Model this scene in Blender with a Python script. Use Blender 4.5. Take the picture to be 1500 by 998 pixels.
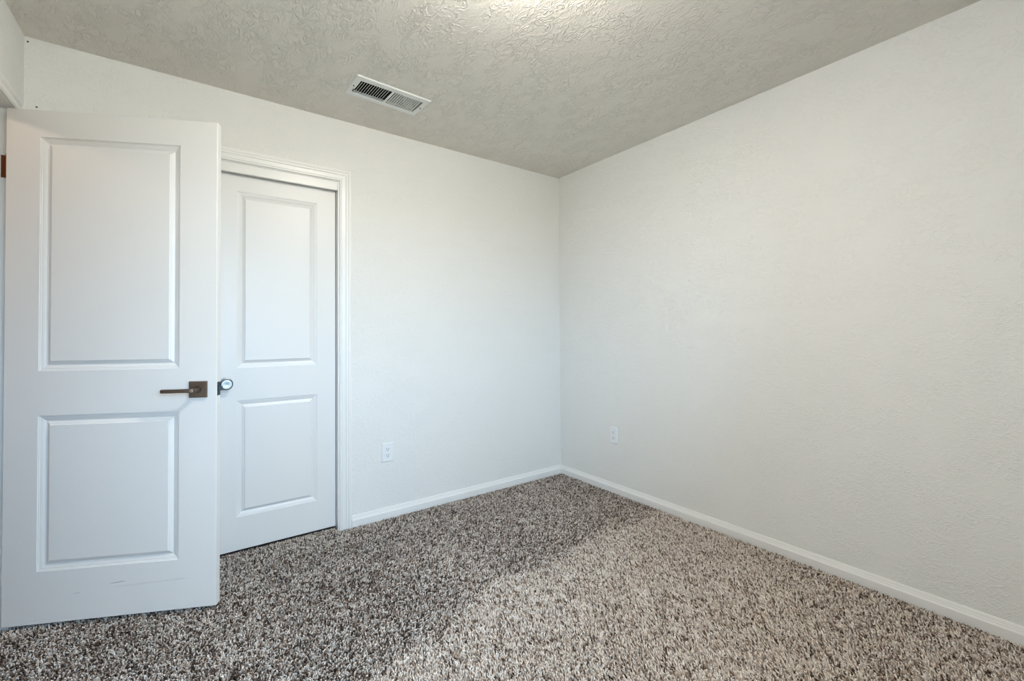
import bpy, math
import numpy as np
from mathutils import Matrix, Vector

for o in list(bpy.data.objects):
    bpy.data.objects.remove(o, do_unlink=True)
S = bpy.context.scene
COL = S.collection

# ------------------------------------------------------------------ camera, sky, exposure
H = 2.44                       # ceiling height
RX, LX, BY, FY = 0.0, -3.04, 0.0, -3.25      # right, left, back and front wall planes
cam_d = bpy.data.cameras.new('camera')
cam_d.sensor_width = 36.0
cam_d.lens = 648.56 * 36 / 1500
cam_d.shift_x = -3.37 / 1500
cam_d.shift_y = -22.34 / 1500
cam_d.clip_start = 0.02
cam = bpy.data.objects.new('camera', cam_d)
COL.objects.link(cam)
yaw, pitch, roll = 0.6329, 0.0154, -0.0067
fwd = Vector((math.sin(yaw) * math.cos(pitch), math.cos(yaw) * math.cos(pitch), math.sin(pitch)))
r0 = Vector((math.cos(yaw), -math.sin(yaw), 0))
u0 = r0.cross(fwd)
rgt = math.cos(roll) * r0 + math.sin(roll) * u0
up = -math.sin(roll) * r0 + math.cos(roll) * u0
m = Matrix((rgt, up, -fwd)).transposed().to_4x4()
m.translation = Vector((-2.469, -2.7305, 1.166))
cam.matrix_world = m
S.camera = cam

SKY = 20.5
LAMP = 118.0
HALL = 42.0
S.view_settings.view_transform = 'Standard'
S.view_settings.look = 'None'
S.view_settings.gamma = 1.0
S.view_settings.use_curve_mapping = False
S.view_settings.exposure = 0.0

w = bpy.data.worlds.new('daylight')
S.world = w
w.use_nodes = True
wn, wl = w.node_tree.nodes, w.node_tree.links
wn.clear()
tc = wn.new('ShaderNodeTexCoord')
sx = wn.new('ShaderNodeSeparateXYZ')
mr = wn.new('ShaderNodeMapRange')
mr.inputs['From Min'].default_value = -0.05
mr.inputs['From Max'].default_value = 0.08
mx = wn.new('ShaderNodeMix'); mx.data_type = 'RGBA'
mx.inputs['A'].default_value = (0.30, 0.30, 0.27, 1)      # sunlit ground
mx.inputs['B'].default_value = (0.47, 0.715, 1.0, 1)       # blue daylight sky
bg = wn.new('ShaderNodeBackground')
bg.inputs['Strength'].default_value = SKY
ow = wn.new('ShaderNodeOutputWorld')
wl.new(tc.outputs['Generated'], sx.inputs[0])
wl.new(sx.outputs['Z'], mr.inputs['Value'])
wl.new(mr.outputs[0], mx.inputs['Factor'])
wl.new(mx.outputs['Result'], bg.inputs['Color'])
wl.new(bg.outputs[0], ow.inputs[0])

WX0, WX1, WZ0, WZ1 = -2.65, -1.35, 0.90, 2.10            # window opening in the front wall
pl = bpy.data.lights.new('window_portal', 'AREA')
pl.shape = 'RECTANGLE'; pl.size = WX1 - WX0; pl.size_y = WZ1 - WZ0
pl.cycles.is_portal = True
po = bpy.data.objects.new('window_portal', pl)
po.location = ((WX0 + WX1) / 2, FY - 0.13, (WZ0 + WZ1) / 2)
po.rotation_euler = (math.radians(90), 0, 0)             # local -Z points to +Y (into the room)
COL.objects.link(po)

# ------------------------------------------------------------------ materials
def mat(name, col, rough=0.5, metal=0.0, spec=0.5):
    a = bpy.data.materials.new(name)
    a.use_nodes = True
    b = a.node_tree.nodes['Principled BSDF']
    b.inputs['Base Color'].default_value = (*col, 1)
    b.inputs['Roughness'].default_value = rough
    b.inputs['Metallic'].default_value = metal
    b.inputs['Specular IOR Level'].default_value = spec
    return a

def N(a, t, **kw):
    n = a.node_tree.nodes.new(t)
    for k, v in kw.items():
        if k in n.inputs: n.inputs[k].default_value = v
        else: setattr(n, k, v)
    return n

def L(a, x, y): a.node_tree.links.new(x, y)

def M(a, op, x, y=None, z=None):
    n = a.node_tree.nodes.new('ShaderNodeMath'); n.operation = op
    for i, v in enumerate((x, y, z)):
        if v is None: continue
        if isinstance(v, (int, float)): n.inputs[i].default_value = v
        else: L(a, v, n.inputs[i])
    return n.outputs[0]

def hand_texture(a, stretch, s1, strength, dist, thin=0.055, warp=1.6):
    """Hand-trowelled drywall: short curved ridges and fine orange peel, as a bump."""
    g = N(a, 'ShaderNodeNewGeometry')
    mp = N(a, 'ShaderNodeMapping'); mp.inputs['Scale'].default_value = stretch
    L(a, g.outputs['Position'], mp.inputs['Vector'])
    n1 = N(a, 'ShaderNodeTexNoise', Scale=s1, Detail=3.0, Roughness=0.55, Distortion=warp)
    L(a, mp.outputs[0], n1.inputs['Vector'])
    d = M(a, 'ABSOLUTE', M(a, 'SUBTRACT', n1.outputs['Fac'], 0.5))
    ridge = M(a, 'SMOOTH_MIN', M(a, 'DIVIDE', d, thin), 1.0, 0.3)
    ridge = M(a, 'SUBTRACT', 1.0, ridge)
    n2 = N(a, 'ShaderNodeTexNoise', Scale=s1 * 0.35, Detail=2.0)
    L(a, mp.outputs[0], n2.inputs['Vector'])
    msk = N(a, 'ShaderNodeMapRange'); msk.inputs['From Min'].default_value = 0.33; msk.inputs['From Max'].default_value = 0.55
    L(a, n2.outputs['Fac'], msk.inputs['Value'])
    n3 = N(a, 'ShaderNodeTexNoise', Scale=s1 * 3.5, Detail=2.0, Distortion=0.6)
    L(a, mp.outputs[0], n3.inputs['Vector'])
    h = M(a, 'ADD', M(a, 'MULTIPLY', ridge, msk.outputs[0]), M(a, 'MULTIPLY', n3.outputs['Fac'], 0.55))
    b = N(a, 'ShaderNodeBump', Strength=strength, Distance=dist)
    L(a, h, b.inputs['Height'])
    L(a, b.outputs[0], a.node_tree.nodes['Principled BSDF'].inputs['Normal'])

MW = mat('wall_paint', (0.80, 0.805, 0.782), 0.75, spec=0.25)
hand_texture(MW, (1, 1, 1.7), 17.0, 0.42, 0.004)
MC = mat('ceiling_paint', (0.80, 0.772, 0.705), 0.7, spec=0.3)
hand_texture(MC, (1.7, 0.95, 1), 19.0, 0.70, 0.0055, 0.07, 1.0)
MT = mat('trim_enamel', (0.83, 0.83, 0.81), 0.32)
MD = mat('door_enamel', (0.79, 0.79, 0.775), 0.38)
nz = N(MD, 'ShaderNodeTexNoise', Scale=140.0, Detail=2.0)
tcd = N(MD, 'ShaderNodeTexCoord'); L(MD, tcd.outputs['Object'], nz.inputs['Vector'])
bd = N(MD, 'ShaderNodeBump', Strength=0.06, Distance=0.002)
L(MD, nz.outputs['Fac'], bd.inputs['Height']); L(MD, bd.outputs[0], MD.node_tree.nodes['Principled BSDF'].inputs['Normal'])
MB = mat('oiled_bronze', (0.21, 0.165, 0.13), 0.34, 1.0)
MN = mat('brushed_nickel', (0.52, 0.55, 0.57), 0.45, 1.0)
MDK = mat('dark_metal', (0.045, 0.05, 0.055), 0.4, 0.8)
MV = mat('vent_enamel', (0.80, 0.82, 0.79), 0.4)
MDU = mat('duct_dark', (0.02, 0.022, 0.02), 0.8)
MP = mat('outlet_plastic', (0.82, 0.84, 0.86), 0.3)
MH = mat('socket_slot', (0.03, 0.03, 0.03), 0.6)
MHW = mat('hall_paint', (0.62, 0.50, 0.40), 0.8, spec=0.2)
MHI = mat('hinge_bronze', (0.20, 0.07, 0.03), 0.4, 0.9)

# scuffed door face: same enamel with three dark rub marks low on the face
MDS = MD.copy(); MDS.name = 'door_enamel_scuffed'
bs = MDS.node_tree.nodes['Principled BSDF']
tco = N(MDS, 'ShaderNodeTexCoord'); sep = N(MDS, 'ShaderNodeSeparateXYZ')
L(MDS, tco.outputs['Object'], sep.inputs[0])
nzs = N(MDS, 'ShaderNodeTexNoise', Scale=90.0, Detail=3.0); L(MDS, tco.outputs['Object'], nzs.inputs['Vector'])
tot = None
for (x0, x1, z0, z1, th, am) in ((0.363, 0.425, 0.1655, 0.171, 0.0022, 0.75), (0.236, 0.268, 0.140, 0.141, 0.0016, 0.5), (0.36, 0.66, 0.150, 0.158, 0.006, 0.13),
                                 (0.60, 0.64, 0.158, 0.159, 0.002, 0.2)):
    cx_, hx_ = (x0 + x1) / 2, (x1 - x0) / 2
    line = M(MDS, 'ADD', M(MDS, 'MULTIPLY', M(MDS, 'SUBTRACT', sep.outputs['X'], x0), (z1 - z0) / (x1 - x0)), z0)
    dz = M(MDS, 'DIVIDE', M(MDS, 'ABSOLUTE', M(MDS, 'SUBTRACT', sep.outputs['Z'], line)), th)
    dx = M(MDS, 'POWER', M(MDS, 'DIVIDE', M(MDS, 'ABSOLUTE', M(MDS, 'SUBTRACT', sep.outputs['X'], cx_)), hx_), 4.0)
    f = M(MDS, 'MULTIPLY', M(MDS, 'MAXIMUM', M(MDS, 'SUBTRACT', 1.0, M(MDS, 'ADD', dz, dx)), 0.0), am)
    tot = f if tot is None else M(MDS, 'ADD', tot, f)
tot = M(MDS, 'MINIMUM', M(MDS, 'MULTIPLY', tot, M(MDS, 'ADD', 0.45, nzs.outputs['Fac'])), 0.9)
mxs = N(MDS, 'ShaderNodeMix'); mxs.data_type = 'RGBA'
mxs.inputs['A'].default_value = (0.79, 0.79, 0.775, 1); mxs.inputs['B'].default_value = (0.10, 0.09, 0.09, 1)
L(MDS, tot, mxs.inputs['Factor']); L(MDS, mxs.outputs['Result'], bs.inputs['Base Color'])

# carpet: backing and pile
MK = mat('carpet_backing', (0.10, 0.08, 0.07), 0.95, spec=0.05)
MF = mat('carpet_yarn', (0.3, 0.26, 0.23), 0.9, spec=0.08)
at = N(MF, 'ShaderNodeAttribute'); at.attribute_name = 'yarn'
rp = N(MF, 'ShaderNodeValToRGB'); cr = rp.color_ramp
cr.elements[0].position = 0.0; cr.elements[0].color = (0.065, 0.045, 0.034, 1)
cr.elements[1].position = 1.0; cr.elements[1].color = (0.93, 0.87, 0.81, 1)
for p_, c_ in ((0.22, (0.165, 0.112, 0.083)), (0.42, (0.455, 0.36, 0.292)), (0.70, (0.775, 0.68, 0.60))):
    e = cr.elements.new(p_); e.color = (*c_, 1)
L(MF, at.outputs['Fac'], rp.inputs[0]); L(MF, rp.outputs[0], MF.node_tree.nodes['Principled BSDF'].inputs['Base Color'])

MG = bpy.data.materials.new('window_glass'); MG.use_nodes = True
MG.node_tree.nodes.clear()
tr_ = N(MG, 'ShaderNodeBsdfTransparent', Color=(0.95, 0.97, 0.97, 1)); gl_ = N(MG, 'ShaderNodeBsdfGlossy', Roughness=0.0)
fr_ = N(MG, 'ShaderNodeFresnel', IOR=1.45); ms_ = N(MG, 'ShaderNodeMixShader'); og_ = N(MG, 'ShaderNodeOutputMaterial')
L(MG, fr_.outputs[0], ms_.inputs[0]); L(MG, tr_.outputs[0], ms_.inputs[1]); L(MG, gl_.outputs[0], ms_.inputs[2]); L(MG, ms_.outputs[0], og_.inputs[0])

def emit(name, col, st):
    a = bpy.data.materials.new(name); a.use_nodes = True
    b = a.node_tree.nodes['Principled BSDF']
    b.inputs['Base Color'].default_value = (0.8, 0.8, 0.78, 1)
    b.inputs['Emission Color'].default_value = (*col, 1); b.inputs['Emission Strength'].default_value = st
    return a
MLA = emit('lit_opal_glass', (1.0, 0.935, 0.85), LAMP)
MLH = emit('lit_hall_glass', (1.0, 0.80, 0.62), HALL)

# ------------------------------------------------------------------ mesh helpers
class MBuf:
    def __init__(s): s.v = []; s.f = []
    def add(s, vs, fs):
        o = len(s.v); s.v += [tuple(p) for p in vs]; s.f += [tuple(i + o for i in q) for q in fs]
        return s
    def box(s, x0, x1, y0, y1, z0, z1):
        v = [(x, y, z) for z in (z0, z1) for y in (y0, y1) for x in (x0, x1)]
        return s.add(v, [(0, 2, 3, 1), (4, 5, 7, 6), (0, 1, 5, 4), (2, 6, 7, 3), (0, 4, 6, 2), (1, 3, 7, 5)])
    def cbox(s, x0, x1, y0, y1, z0, z1, c, face='-y'):
        """box with the edges of its front (-y) face chamfered by c"""
        a = [(x0, y1, z0), (x1, y1, z0), (x1, y1, z1), (x0, y1, z1)]
        b = [(x, y0 + c, z) for x, _, z in a]
        d = [(x0 + c, y0, z0 + c), (x1 - c, y0, z0 + c), (x1 - c, y0, z1 - c), (x0 + c, y0, z1 - c)]
        return s.loft([a, b, d], cap=True)
    def loft(s, loops, cap=False, cap0=True, closed=True):
        n = len(loops[0]); vs = [p for l in loops for p in l]; fs = []
        for k in range(len(loops) - 1):
            for i in range(n if closed else n - 1):
                j = (i + 1) % n
                fs.append((k * n + i, k * n + j, (k + 1) * n + j, (k + 1) * n + i))
        if cap:
            fs.append(tuple(range((len(loops) - 1) * n, len(loops) * n)))
            if cap0: fs.append(tuple(reversed(range(n))))
        return s.add(vs, fs)
    def lathe(s, prof, n=40, axis='-y', c=(0, 0, 0)):
        """prof: list of (radius, distance along the axis)"""
        loops = []
        for r, t in prof:
            l = []
            for i in range(n):
                a = 2 * math.pi * i / n; p, q = r * math.cos(a), r * math.sin(a)
                l.append({'-y': (c[0] + p, c[1] - t, c[2] + q), '-z': (c[0] + p, c[1] - q, c[2] - t), 'x': (c[0] + t, c[1] + p, c[2] + q), 'z': (c[0] + p, c[1] + q, c[2] + t)}[axis])
            loops.append(l)
        return s.loft(loops, cap=True)
    def build(s, name, material, parent=None, smooth=False, fix=True):
        me = bpy.data.meshes.new(name)
        me.from_pydata(s.v, [], s.f)
        if fix:
            import bmesh
            bm = bmesh.new(); bm.from_mesh(me)
            bmesh.ops.remove_doubles(bm, verts=bm.verts, dist=1e-6)
            bmesh.ops.recalc_face_normals(bm, faces=bm.faces)
            bm.to_mesh(me); bm.free()
        if smooth:
            for p in me.polygons: p.use_smooth = True
        me.materials.append(material)
        o = bpy.data.objects.new(name, me); COL.objects.link(o)
        if parent: o.parent = parent
        return o

def tag(o, label=None, cat=None, group=None, kind=None):
    if label: o['label'] = label
    if cat: o['category'] = cat
    if group: o['group'] = group
    if kind: o['kind'] = kind
    return o
def structure(o, label=None, cat=None): return tag(o, label, cat, kind='structure')
def empty(name, loc, rz=0.0):
    o = bpy.data.objects.new(name, None); COL.objects.link(o)
    o.location = loc; o.rotation_euler = (0, 0, rz); o.empty_display_size = 0.1
    return o

def wall_holes(b, us, zs, holes, place, t):
    """panel wall in (u, z) cut into cells, hole cells skipped, thickness t; place(u, z, depth) -> point"""
    for i in range(len(us) - 1):
        for j in range(len(zs) - 1):
            if (i, j) in holes: continue
            q = [(us[i], zs[j]), (us[i + 1], zs[j]), (us[i + 1], zs[j + 1]), (us[i], zs[j + 1])]
            b.loft([[place(u, z, t) for u, z in q], [place(u, z, 0) for u, z in q]], cap=True)

# ------------------------------------------------------------------ room shell
T = 0.115
HX = LX - T                                    # hall side of the left wall
EO0, EO1, EOZ = -0.905, -0.104, 2.086          # rough opening of the entry (along y)
CO0, CO1, COZ = -2.394, -1.740, 2.086          # rough opening of the closet (along x)

structure(MBuf().box(HX - 1.3, 0.12, FY - 0.12, 0.80, -0.10, 0.0).build('floor', MK), 'brown flecked carpet floor of the bedroom', 'carpet')
VC = (-1.609, -0.427)                          # ceiling register centre
b = MBuf()
vx0, vx1, vy0, vy1 = VC[0] - 0.176, VC[0] + 0.176, VC[1] - 0.074, VC[1] + 0.074
X0, X1, Y0, Y1 = HX - 1.3, 0.12, FY - 0.12, 0.80
b.box(X0, vx0, Y0, Y1, H, H + 0.1); b.box(vx1, X1, Y0, Y1, H, H + 0.1)
b.box(vx0, vx1, Y0, vy0, H, H + 0.1); b.box(vx0, vx1, vy1, Y1, H, H + 0.1)
structure(b.build('ceiling', MC, fix=False), 'textured greige ceiling', 'ceiling')

b = MBuf()
wall_holes(b, [LX - T, CO0, CO1, RX + 0.12], [0, COZ, H], {(1, 0)}, lambda u, z, d: (u, BY + d, z), T)
structure(b.build('wall_back', MW, fix=False), 'white textured wall with the closet door', 'wall')
structure(MBuf().box(RX, RX + 0.12, FY - 0.12, BY, 0, H).build('wall_right', MW), 'blank white textured wall on the right', 'wall')
b = MBuf()
wall_holes(b, [FY, EO0, EO1, BY], [0, EOZ, H], {(1, 0)}, lambda u, z, d: (LX - d, u, z), T)
structure(b.build('wall_left', MW, fix=False), 'white wall with the open entry doorway', 'wall')
b = MBuf()
wall_holes(b, [LX - T, WX0, WX1, RX], [0, WZ0, WZ1, H], {(1, 1)}, lambda u, z, d: (u, FY - d, z), 0.12)
structure(b.build('wall_front', MW, fix=False), 'white wall with the daylight window', 'wall')
b = MBuf(); b.box(CO0 - 0.3, CO1 + 0.4, 0.70, 0.80, 0, H); b.box(CO0 - 0.4, CO0 - 0.3, T, 0.80, 0, H); b.box(CO1 + 0.4, CO1 + 0.5, T, 0.80, 0, H)
structure(b.build('wall_closet', MW, fix=False), 'inside walls of the closet', 'wall')
b = MBuf(); b.box(HX - 1.3, HX - 1.2, FY - 0.12, 0.80, 0, H); b.box(HX - 1.2, HX, 0.25, 0.35, 0, H); b.box(HX - 1.2, HX, -1.9, -1.8, 0, H)
structure(b.build('wall_hall', MHW, fix=False), 'tan wall of the hallway beyond the doorway', 'wall')

# window in the front wall
win = empty('window_1', ((WX0 + WX1) / 2, FY - 0.06, WZ0)); structure(win, 'white framed window in the front wall', 'window')
hw, hh = (WX1 - WX0) / 2, WZ1 - WZ0
b = MBuf()
for a_ in ((-hw, -hw + 0.05, -0.03, 0.03, 0, hh), (hw - 0.05, hw, -0.03, 0.03, 0, hh), (-hw + 0.05, hw - 0.05, -0.03, 0.03, 0, 0.05), (-hw + 0.05, hw - 0.05, -0.03, 0.03, hh - 0.05, hh), (-0.025, 0.025, -0.025, 0.025, 0.05, hh - 0.05)):
    b.box(*a_)
b.build('window_frame', MT, win, fix=False)
for s_ in (-1, 1):
    x0, x1 = sorted((s_ * 0.025, s_ * (hw - 0.05)))
    MBuf().box(x0, x1, -0.003, 0.003, 0.05, hh - 0.05).build('pane', MG, win)
MBuf().cbox(-hw - 0.03, hw + 0.03, -0.03, 0.085, -0.018, 0.0, 0.003).build('window_sill', MT, win)

# ------------------------------------------------------------------ trim: casings, jambs, baseboards
CAS = [(0.0, 0.0), (0.0, 0.0085), (0.003, 0.0105), (0.0065, 0.0105), (0.0075, 0.0060), (0.0105, 0.0060), (0.0125, 0.0095), (0.030, 0.0115), (0.033, 0.0112), (0.036, 0.0145),
       (0.040, 0.0152), (0.044, 0.0145), (0.0450, 0.0105), (0.0480, 0.0110), (0.0495, 0.0140), (0.056, 0.0160), (0.0625, 0.0160), (0.0665, 0.013), (0.068, 0.0)]
def casing(name, u0, u1, zt, place, k=1.0):
    b = MBuf(); rows = []
    for d, t in CAS:
        d *= k
        rows.append([place(u0 - d, 0.0, t), place(u0 - d, zt + d, t), place(u1 + d, zt + d, t), place(u1 + d, 0.0, t)])
    b.loft(rows, closed=False)
    return structure(b.build(name, MT, fix=False))
onback = lambda u, z, t: (u, BY - t, z)
onleft = lambda u, z, t: (LX + t, u, z)
onhall = lambda u, z, t: (HX - t, u, z)
CI0, CI1, CIZ = CO0 + 0.018, CO1 - 0.020, 2.068
tag(casing('trim_1', CI0 - 0.006, CI1 + 0.008, CIZ + 0.004, onback), 'white moulded casing around the closet door', 'door trim')
b = MBuf()
b.box(CO0, CI0, 0, T, 0, CIZ); b.box(CI1, CO1, 0, T, 0, CIZ); b.box(CO0, CO1, 0, T, CIZ, COZ)
b.box(CI0, CI1, 0.006, 0.030, 2.0185, CIZ)                    # head stop the door closes under
b.box(CI1 - 0.004, CI1, 0.088, T, 0, 2.0345); b.box(CI0, CI0 + 0.004, 0.088, T, 0, 2.0345)
structure(b.build('trim_2', MT, fix=False), 'white jamb lining the closet opening', 'door trim')
EI0, EI1, EIZ = EO0 + 0.018, EO1 - 0.018, 2.071
tag(casing('trim_3', EI0 - 0.006, EI1 + 0.006, EIZ + 0.002, onleft, 0.80), 'white moulded casing around the entry doorway', 'door trim')
tag(casing('trim_4', EI0 - 0.006, EI1 + 0.006, EIZ + 0.002, onhall, 0.80), 'white casing on the hall side of the entry doorway', 'door trim')
b = MBuf()
b.box(HX, LX, EO0, EI0, 0, EIZ); b.box(HX, LX, EI1, EO1, 0, EIZ); b.box(HX, LX, EO0, EO1, EIZ, EOZ)
b.box(HX + 0.03, LX - 0.040, EI1 - 0.011, EI1, 0, EIZ - 0.011); b.box(HX + 0.03, LX - 0.040, EI0, EI0 + 0.011, 0, EIZ - 0.011); b.box(HX + 0.03, LX - 0.040, EI0, EI1, EIZ - 0.011, EIZ)
structure(b.build('trim_5', MT, fix=False), 'white jamb lining the entry doorway', 'door trim')

BB = [(0.0, 0.0), (0.0135, 0.0), (0.0135, 0.046), (0.0125, 0.0485), (0.0100, 0.0530), (0.0092, 0.0585), (0.0066, 0.0592), (0.0060, 0.0640), (0.0045, 0.0700), (0.0030, 0.0735), (0.0, 0.0735)]
def baseboard(name, p0, p1, nrm, m0=0, m1=0):
    """profile swept from p0 to p1 on a wall with inward normal nrm; m = mitre at the ends"""
    d = Vector((p1[0] - p0[0], p1[1] - p0[1])).normalized(); b = MBuf()
    l0 = [(p0[0] + nrm[0] * t + d.x * t * m0, p0[1] + nrm[1] * t + d.y * t * m0, z) for t, z in BB]
    l1 = [(p1[0] + nrm[0] * t - d.x * t * m1, p1[1] + nrm[1] * t - d.y * t * m1, z) for t, z in BB]
    b.loft([l0, l1], cap=True)
    return structure(b.build(name, MT))
tag(baseboard('baseboard_back', (CI1 + 0.008 + 0.068, BY), (RX, BY), (0, -1), 0, 1), 'white baseboard below the back wall', 'baseboard')
tag(baseboard('baseboard_right', (RX, BY), (RX, FY), (-1, 0), 1, 1), 'white baseboard along the right wall', 'baseboard')
tag(baseboard('baseboard_left', (LX, EI0 - 0.062), (LX, FY), (1, 0), 0, 1), 'white baseboard of the left wall beside the doorway', 'baseboard')
tag(baseboard('baseboard_front', (LX, FY), (RX, FY), (0, 1), 1, 1), 'white baseboard under the window', 'baseboard')
tag(baseboard('baseboard_corner', (LX, BY), (CI0 - 0.006 - 0.068, BY), (0, -1), 0, 0), 'short white baseboard behind the open door', 'baseboard')

# ------------------------------------------------------------------ panel doors
PROF = [(0.0, 0.0), (0.0005, 0.0030), (0.0042, 0.0034), (0.0048, 0.0056), (0.0100, 0.0064), (0.0150, 0.0080), (0.0200, 0.0108), (0.0235, 0.0120), (0.0250, 0.0120),
        (0.0270, 0.0108), (0.0330, 0.0078), (0.0383, 0.0058), (0.0390, 0.0014), (0.0400, 0.0008)]
def panel_door(root, x0, x1, z0, z1, th, panels, face_mat):
    c = 0.0018
    xs = sorted({x0 + c, x1 - c} | {p[0] for p in panels} | {p[1] for p in panels})
    zs = sorted({z0 + c, z1 - c} | {p[2] for p in panels} | {p[3] for p in panels})
    b = MBuf()
    for y in (0.0, th):
        for i in range(len(xs) - 1):
            for j in range(len(zs) - 1):
                mxp, mz = (xs[i] + xs[i + 1]) / 2, (zs[j] + zs[j + 1]) / 2
                if any(p[0] < mxp < p[1] and p[2] < mz < p[3] for p in panels): continue
                b.add([(xs[i], y, zs[j]), (xs[i + 1], y, zs[j]), (xs[i + 1], y, zs[j + 1]), (xs[i], y, zs[j + 1])], [(0, 1, 2, 3)])
    rc = lambda i, y: [(x0 + i, y, z0 + i), (x1 - i, y, z0 + i), (x1 - i, y, z1 - i), (x0 + i, y, z1 - i)]
    b.loft([rc(c, 0), rc(0, c), rc(0, th - c), rc(c, th)])
    b.build('slab', face_mat, root)
    for (a0, a1, c0, c1) in panels:
        b = MBuf()
        for sgn, yb in ((1, 0.0), (-1, th)):
            loops = [[(a0 + d, yb + sgn * t, c0 + d), (a1 - d, yb + sgn * t, c0 + d), (a1 - d, yb + sgn * t, c1 - d), (a0 + d, yb + sgn * t, c1 - d)] for d, t in PROF]
            b.loft(loops); b.add(loops[-1], [(0, 1, 2, 3)])
        b.build('panel', face_mat, root)

# entry door: hinged on the left wall, swung into the room
ED = empty('door_1', (-3.0536, -0.1569, 0.0), math.radians(-25.798))
structure(ED, 'white two-panel entry door standing open with bronze lever', 'door')
EW, ET = 0.7525, 0.035
panel_door(ED, 0.0, EW, 0.033, 2.064, ET, [(0.115, 0.612, 1.024, 1.956), (0.115, 0.612, 0.237, 0.848)], MDS)
def lever_handle(parent, yface, sgn):
    """square rose, curved neck and flat lever on one face of the entry door"""
    hd = empty('door_handle', (0.684, yface, 0.936)); hd.parent = parent
    if sgn > 0: hd.scale = (1, -1, 1)
    tag(hd, 'dark bronze lever handle on a square rose')
    MBuf().cbox(-0.034, 0.034, -0.009, -0.0001, -0.034, 0.034, 0.0035).build('rose', MB, hd)
    pts = [(0.004, -0.009), (0.004, -0.030)]
    for k in range(0, 7):
        a = math.pi / 2 * k / 6
        pts.append((0.004 - 0.016 * (1 - math.cos(a)), -0.036 - 0.016 * math.sin(a)))
    pts += [(-0.040, -0.052), (-0.090, -0.0525), (-0.111, -0.0525), (-0.114, -0.0525)]
    b = MBuf(); loops = []
    for i, (x, y) in enumerate(pts):
        p = pts[max(i - 1, 0)]; q = pts[min(i + 1, len(pts) - 1)]
        tx, ty = q[0] - p[0], q[1] - p[1]; l = math.hypot(tx, ty); nx, ny = -ty / l, tx / l
        f = i / (len(pts) - 1)
        hz, ht = 0.0088 - 0.0015 * f, 0.0075 - 0.003 * f
        if i == len(pts) - 1: hz, ht = hz * 0.7, ht * 0.6
        c = 0.0022
        sec = [(-ht, -hz + c), (-ht + c, -hz), (ht - c, -hz), (ht, -hz + c), (ht, hz - c), (ht - c, hz), (-ht + c, hz), (-ht, hz - c)]
        loops.append([(x + nx * s_, y + ny * s_, z_) for s_, z_ in sec])
    b.loft(loops, cap=True); b.build('lever', MB, hd)
    MBuf().lathe([(0.0125, 0.0085), (0.0125, 0.012), (0.0115, 0.0135), (0.0115, 0.0135)], 28).build('collar', MDK, hd, smooth=False)
lever_handle(ED, 0.0, -1)
lever_handle(ED, ET, 1)
lp = MBuf().box(EW - 0.0005, EW + 0.0014, 0.005, 0.030, 0.907, 0.964).build('latch_plate', MDK, ED)
bt = MBuf(); bt.loft([[(EW + 0.0014, 0.011, 0.926), (EW + 0.0014, 0.024, 0.926), (EW + 0.0014, 0.024, 0.945), (EW + 0.0014, 0.011, 0.945)],
                      [(EW + 0.0125, 0.018, 0.927), (EW + 0.0125, 0.024, 0.927), (EW + 0.0125, 0.024, 0.944), (EW + 0.0125, 0.018, 0.944)]], cap=True)
bt.build('latch_bolt', MDK, ED)
for zc in (1.838,):
    b = MBuf()
    b.box(-0.0022, -0.0001, 0.0015, ET - 0.001, zc - 0.0445, zc + 0.0445)
    b.lathe([(0.0062, -0.0445), (0.0062, 0.0445)], 16, 'z', (-0.004, ET + 0.0055, zc))
    # fixed leaf on the jamb: lies on the jamb face, expressed in the door's own frame
    ca, sa = math.cos(math.radians(25.798)), math.sin(math.radians(25.798))
    def loc(wx, wy): 
        dx, dy = wx + 3.0536, wy + 0.1569
        return (dx * ca - dy * sa, dx * sa + dy * ca)
    q = [loc(LX - 0.034, EI1 - 0.0022), loc(LX + 0.002, EI1 - 0.0022), loc(LX + 0.002, EI1 - 0.0001), loc(LX - 0.034, EI1 - 0.0001)]
    b.loft([[(x, y, zc - 0.0445) for x, y in q], [(x, y, zc + 0.0445) for x, y in q]], cap=True)
    b.build('hinge', MHI, ED, fix=False)

# closet door: closed inside its opening
CD = empty('door_2', (-2.371, 0.045, 0.0))
structure(CD, 'narrow white two-panel closet door with round nickel knob', 'door')
CW = 0.608
panel_door(CD, 0.0, CW, 0.019, 2.0215, 0.035, [(0.104, CW - 0.104, 0.984, 1.931), (0.104, CW - 0.104, 0.193, 0.811)], MD)
kb = empty('door_knob', (0.0575, 0.0, 0.9045)); kb.parent = CD
MBuf().lathe([(0.0315, 0.0001), (0.0315, 0.003), (0.030, 0.006), (0.026, 0.008), (0.018, 0.009)], 48).build('rose', MN, kb, smooth=True)
MBuf().lathe([(0.0125, 0.008), (0.011, 0.016), (0.012, 0.026), (0.017, 0.031)], 40).build('neck', MN, kb, smooth=True)
MBuf().lathe([(0.016, 0.030), (0.0240, 0.034), (0.0278, 0.040), (0.0285, 0.046), (0.0278, 0.0515), (0.0262, 0.0535), (0.0245, 0.0535), (0.0240, 0.0500)], 56).build('rim', MDK, kb, smooth=True)
MBuf().lathe([(0.0243, 0.0525), (0.0241, 0.0537), (0.0230, 0.0542), (0.0140, 0.0531), (0.0050, 0.0524), (0.0010, 0.0523)], 56).build('knob_face', MN, kb, smooth=True)

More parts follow.
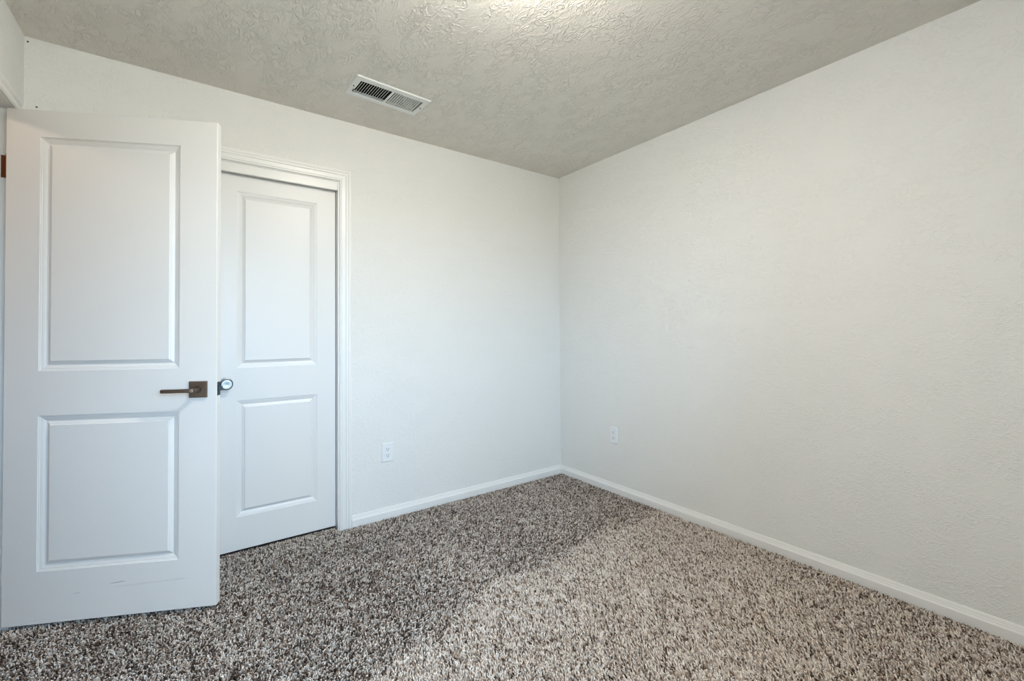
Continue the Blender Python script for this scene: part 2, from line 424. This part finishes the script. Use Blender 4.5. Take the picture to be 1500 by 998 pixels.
# ------------------------------------------------------------------ ceiling register
V = empty('ceiling_vent', (VC[0], VC[1], H), math.radians(2.76))
tag(V, 'white metal ceiling air vent with two banks of louvres', 'vent')
PX, PY = 0.2025, 0.1035
def plate():
    b = MBuf(); t = 0.006
    xs = [-PX + 0.006, -0.172, -0.006, 0.006, 0.172, PX - 0.006]; ys = [-PY + 0.006, -0.066, 0.066, PY - 0.006]
    for i in range(5):
        for j in range(3):
            if j == 1 and i in (1, 3): continue
            b.add([(xs[i], ys[j], -t), (xs[i + 1], ys[j], -t), (xs[i + 1], ys[j + 1], -t), (xs[i], ys[j + 1], -t)], [(0, 1, 2, 3)])
    rr = lambda d, z: [(-PX + d, -PY + d, z), (PX - d, -PY + d, z), (PX - d, PY - d, z), (-PX + d, PY - d, z)]
    b.loft([rr(0.006, -t), rr(0.001, -0.003), rr(0.0, 0.0)])
    for xa, xb in ((-0.172, -0.006), (0.006, 0.172)):
        q = lambda z: [(xa, -0.066, z), (xb, -0.066, z), (xb, 0.066, z), (xa, 0.066, z)]
        b.loft([q(-t), q(-t + 0.002)])
    return b
plate().build('frame', MV, V)
def blade(xc, tilt, hl, ht):
    c_, s_ = math.cos(tilt), math.sin(tilt)
    q = []
    for u_, v_ in ((-hl, -ht), (hl, -ht), (hl, ht), (-hl, ht)):
        q.append((xc + u_ * s_ + v_ * c_, hl * c_ - 0.0040 + u_ * c_ - v_ * s_))
    b = MBuf(); b.loft([[(x, -0.0655, z) for x, z in q], [(x, 0.0655, z) for x, z in q]], cap=True)
    return b
for bank, (xa, tl, hl_, ht_) in enumerate(((-0.166, 33, 0.0055, 0.0009), (0.0120, -35, 0.0037, 0.0006))):
    for k in range(12):
        blade(xa + 0.0069 + 0.01275 * k, math.radians(tl), hl_, ht_).build('louvre', MV, V)
b = MBuf()
b.box(-0.172, 0.172, -0.070, 0.070, 0.094, 0.096)
for a_ in ((-0.1725, -0.1715, -0.0695, 0.0695), (0.1715, 0.1725, -0.0695, 0.0695), (-0.172, 0.172, -0.0695, -0.0685), (-0.172, 0.172, 0.0685, 0.0695), (-0.001, 0.001, -0.068, 0.068)):
    b.box(*a_, 0.012, 0.094)
b.build('duct', MDU, V, fix=False)
for s_ in (-1, 1):
    MBuf().lathe([(0.0042, 0.0060), (0.0042, 0.0068), (0.0030, 0.0080), (0.001, 0.0084)], 20, '-z', (s_ * 0.187, 0, 0)).build('screw', MDK, V, smooth=True)
MBuf().box(-0.179, -0.1745, 0.028, 0.052, -0.0085, -0.0058).build('damper_lever', MDK, V)

# ------------------------------------------------------------------ wall outlets
def outlet(loc, rz, label, s=1.0):
    o = empty('wall_outlet', loc, rz)
    tag(o, label, 'outlet', 'white duplex outlets low on the walls')
    hw, hh = 0.0365, 0.0595
    b = MBuf(); rr = lambda d, y: [(-hw + d, y, -hh + d), (hw - d, y, -hh + d), (hw - d, y, hh - d), (-hw + d, y, hh - d)]
    b.loft([rr(0, -0.0005), rr(0, -0.003), rr(0.0022, -0.0056), rr(0.005, -0.0066)], cap=True); b.build('cover_plate', MP, o)
    for zc in (0.0195, -0.0195):
        b = MBuf(); l0 = []
        for i in range(40):
            a = 2 * math.pi * i / 40
            l0.append((max(-0.0172, min(0.0172, 0.0196 * math.cos(a))), max(-0.0142, min(0.0142, 0.0196 * math.sin(a)))))
        b.loft([[(x, -0.0064, zc + z) for x, z in l0], [(x, -0.0083, zc + z) for x, z in l0], [(x * 0.95, -0.0088, zc + z * 0.95) for x, z in l0]], cap=True)
        rec = b.build('receptacle', MP, o)
        for xs_, hz in ((-0.0064, 0.0036), (0.0064, 0.0044)):
            MBuf().box(xs_ - 0.0013, xs_ + 0.0013, -0.0092, -0.0086, zc + 0.0035 - hz, zc + 0.0035 + hz).build('slot', MH, rec)
        b = MBuf(); b.lathe([(0.0029, 0.0085), (0.0029, 0.0092)], 20, '-y', (0, 0, zc - 0.0075)); b.build('ground_hole', MH, rec)
    MBuf().lathe([(0.0033, 0.0064), (0.0033, 0.0070), (0.0020, 0.0078)], 20).build('screw', MP, o, smooth=True)
outlet((-1.463, BY, 0.4165), 0.0, 'white duplex outlet on the back wall beside the closet door trim')
outlet((RX, -0.570, 0.4185), -math.pi / 2, 'white duplex outlet on the right wall near the room corner')

# tiny nail heads left in the paint
for (x, z, lab) in ((-3.030, 2.419, 'tiny dark nail head in the upper left corner under the ceiling'), (-3.002, 2.146, 'tiny dark nail head just above the open entry door')):
    o = MBuf().lathe([(0.0034, -0.0005), (0.0034, 0.0010), (0.0015, 0.0016)], 14, '-y', (0, 0, 0)).build('nail', MDK)
    o.location = (x, BY, z); tag(o, lab, 'nail')

# ------------------------------------------------------------------ lamps
LMP = empty('ceiling_lamp', (-1.64, -1.72, H)); tag(LMP, 'lit round white flush dome ceiling lamp in the room middle', 'lamp')
MBuf().lathe([(0.165, 0.0), (0.165, 0.016), (0.158, 0.022), (0.150, 0.022)], 64, '-z').build('lamp_base', MV, LMP)
MBuf().lathe([(0.150, 0.021), (0.146, 0.045), (0.132, 0.068), (0.105, 0.086), (0.070, 0.097), (0.035, 0.102), (0.004, 0.103)], 64, '-z').build('lamp_shade', MLA, LMP, smooth=True)
LH = empty('hall_lamp', (-3.98, -0.75, H)); tag(LH, 'lit round hallway ceiling lamp beyond the doorway', 'lamp')
MBuf().lathe([(0.11, 0.0), (0.11, 0.014), (0.10, 0.018)], 40, '-z').build('lamp_base', MV, LH)
MBuf().lathe([(0.10, 0.017), (0.095, 0.035), (0.07, 0.050), (0.03, 0.058), (0.003, 0.060)], 40, '-z').build('lamp_shade', MLH, LH, smooth=True)

# ------------------------------------------------------------------ carpet pile (one object: nobody could count the tufts)
rng = np.random.default_rng(7)
def smooth_noise(x, y, sc, seed):
    r = np.random.default_rng(seed); n = 64; g = r.random((n, n))
    u, v = (x * sc) % n, (y * sc) % n
    i, j = u.astype(int), v.astype(int); fu, fv = u - i, v - j
    fu = fu * fu * (3 - 2 * fu); fv = fv * fv * (3 - 2 * fv)
    i1, j1 = (i + 1) % n, (j + 1) % n
    return (g[i, j] * (1 - fu) + g[i1, j] * fu) * (1 - fv) + (g[i, j1] * (1 - fu) + g[i1, j1] * fu) * fv
SP = 0.0062
gx, gy = np.meshgrid(np.arange(LX - 0.40, RX - 0.0155, SP), np.arange(FY + 0.016, 0.12, SP))
x = gx.ravel(); y = gy.ravel(); n = len(x)
x = x + rng.uniform(-.5, .5, n) * SP * 0.9; y = y + rng.uniform(-.5, .5, n) * SP * 0.9
room = (x > LX + 0.018) & (x < RX - 0.0185) & (y > FY + 0.018) & (y < BY - 0.0205)
doorway = (x <= LX + 0.018) & (y > EI0 + 0.016) & (y < EI1 - 0.016)
closet = (x > CI0 + 0.006) & (x < CI1 - 0.006) & (y >= BY - 0.0205) & (y < 0.052)
keep = room | doorway | closet
keep &= ~((np.hypot((x - LX) / 1.0, 0) < 0.020) & (((y > EI1 - 0.016) & (y < EI1 + 0.08)) | ((y < EI0 + 0.016) & (y > EI0 - 0.08))))
x, y = x[keep], y[keep]; n = len(x); doorway = doorway[keep]; closet = closet[keep]
# lie of the pile left by the vacuum cleaner: +1 swept away from the window, -1 swept back
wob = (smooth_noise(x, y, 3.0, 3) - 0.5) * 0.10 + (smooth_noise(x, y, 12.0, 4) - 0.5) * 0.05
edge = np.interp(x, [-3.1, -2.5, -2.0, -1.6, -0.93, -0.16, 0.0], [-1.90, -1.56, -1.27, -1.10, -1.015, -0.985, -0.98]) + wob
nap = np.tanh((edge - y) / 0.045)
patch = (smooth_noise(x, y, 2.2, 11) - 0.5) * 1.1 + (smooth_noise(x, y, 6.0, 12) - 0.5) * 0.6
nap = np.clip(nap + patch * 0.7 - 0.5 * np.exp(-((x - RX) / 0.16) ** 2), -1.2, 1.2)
lean = 0.0065
dw = np.minimum(np.minimum(RX - x, BY - y), np.minimum(y - FY, np.where(y > EI0, 1.0, x - LX)))
dw = np.where((x > CI0) & (x < CI1), np.clip(0.060 - y, 0.0, 1.0), dw)
dw = np.clip(dw / 0.075, 0, 1); dw = dw * dw * (3 - 2 * dw)          # the carpet is tucked down along the walls
rise = 0.011 * dw
hgt = rise + rng.uniform(0.0075, 0.0125, n)
lx = rng.normal(0, 0.0056, n); ly = rng.normal(0, 0.0050, n) + lean * nap
r0_ = rng.uniform(0.0021, 0.0030, n); th0 = rng.uniform(0, 2 * np.pi, n)
bend = rng.normal(0, 0.0028, (2, n))
V_ = np.zeros((n, 7, 3))
for q in range(3):
    a = th0 + q * 2 * np.pi / 3
    V_[:, q, 0] = x + r0_ * np.cos(a); V_[:, q, 1] = y + r0_ * np.sin(a); V_[:, q, 2] = 0.0
    V_[:, 3 + q, 0] = x + 0.5 * lx + bend[0] + 1.15 * r0_ * np.cos(a + .6); V_[:, 3 + q, 1] = y + 0.5 * ly + bend[1] + 1.15 * r0_ * np.sin(a + .6); V_[:, 3 + q, 2] = rise + (hgt - rise) * 0.62
V_[:, 6, 0] = x + lx; V_[:, 6, 1] = y + ly; V_[:, 6, 2] = hgt
V_[:, :, 0] = np.minimum(V_[:, :, 0], RX - 0.0137); V_[:, :, 1] = np.where(closet[:, None], V_[:, :, 1], np.minimum(V_[:, :, 1], BY - 0.0137))
base = (np.arange(n) * 7)[:, None, None]
tri = np.array([[0, 1, 4], [0, 4, 3], [1, 2, 5], [1, 5, 4], [2, 0, 3], [2, 3, 5], [3, 4, 6], [4, 5, 6], [5, 3, 6]])[None]
F = (base + tri).reshape(-1)
me = bpy.data.meshes.new('carpet_pile')
me.vertices.add(n * 7); me.vertices.foreach_set('co', V_.reshape(-1).astype(np.float32))
me.loops.add(len(F)); me.loops.foreach_set('vertex_index', F.astype(np.int32))
nf = len(F) // 3
me.polygons.add(nf); me.polygons.foreach_set('loop_start', (np.arange(nf) * 3).astype(np.int32))
me.update(calc_edges=True)
yarn = np.clip(0.53 + 0.10 * nap + rng.normal(0, 0.33, n) + (smooth_noise(x, y, 60.0, 21) - 0.5) * 0.35, 0, 1)  # nap term paints the swept pile's lighter and darker sheen into the colour
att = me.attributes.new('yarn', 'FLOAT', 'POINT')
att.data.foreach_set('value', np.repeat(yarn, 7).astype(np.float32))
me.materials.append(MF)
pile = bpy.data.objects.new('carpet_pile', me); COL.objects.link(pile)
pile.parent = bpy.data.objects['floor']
tag(pile, kind='stuff')
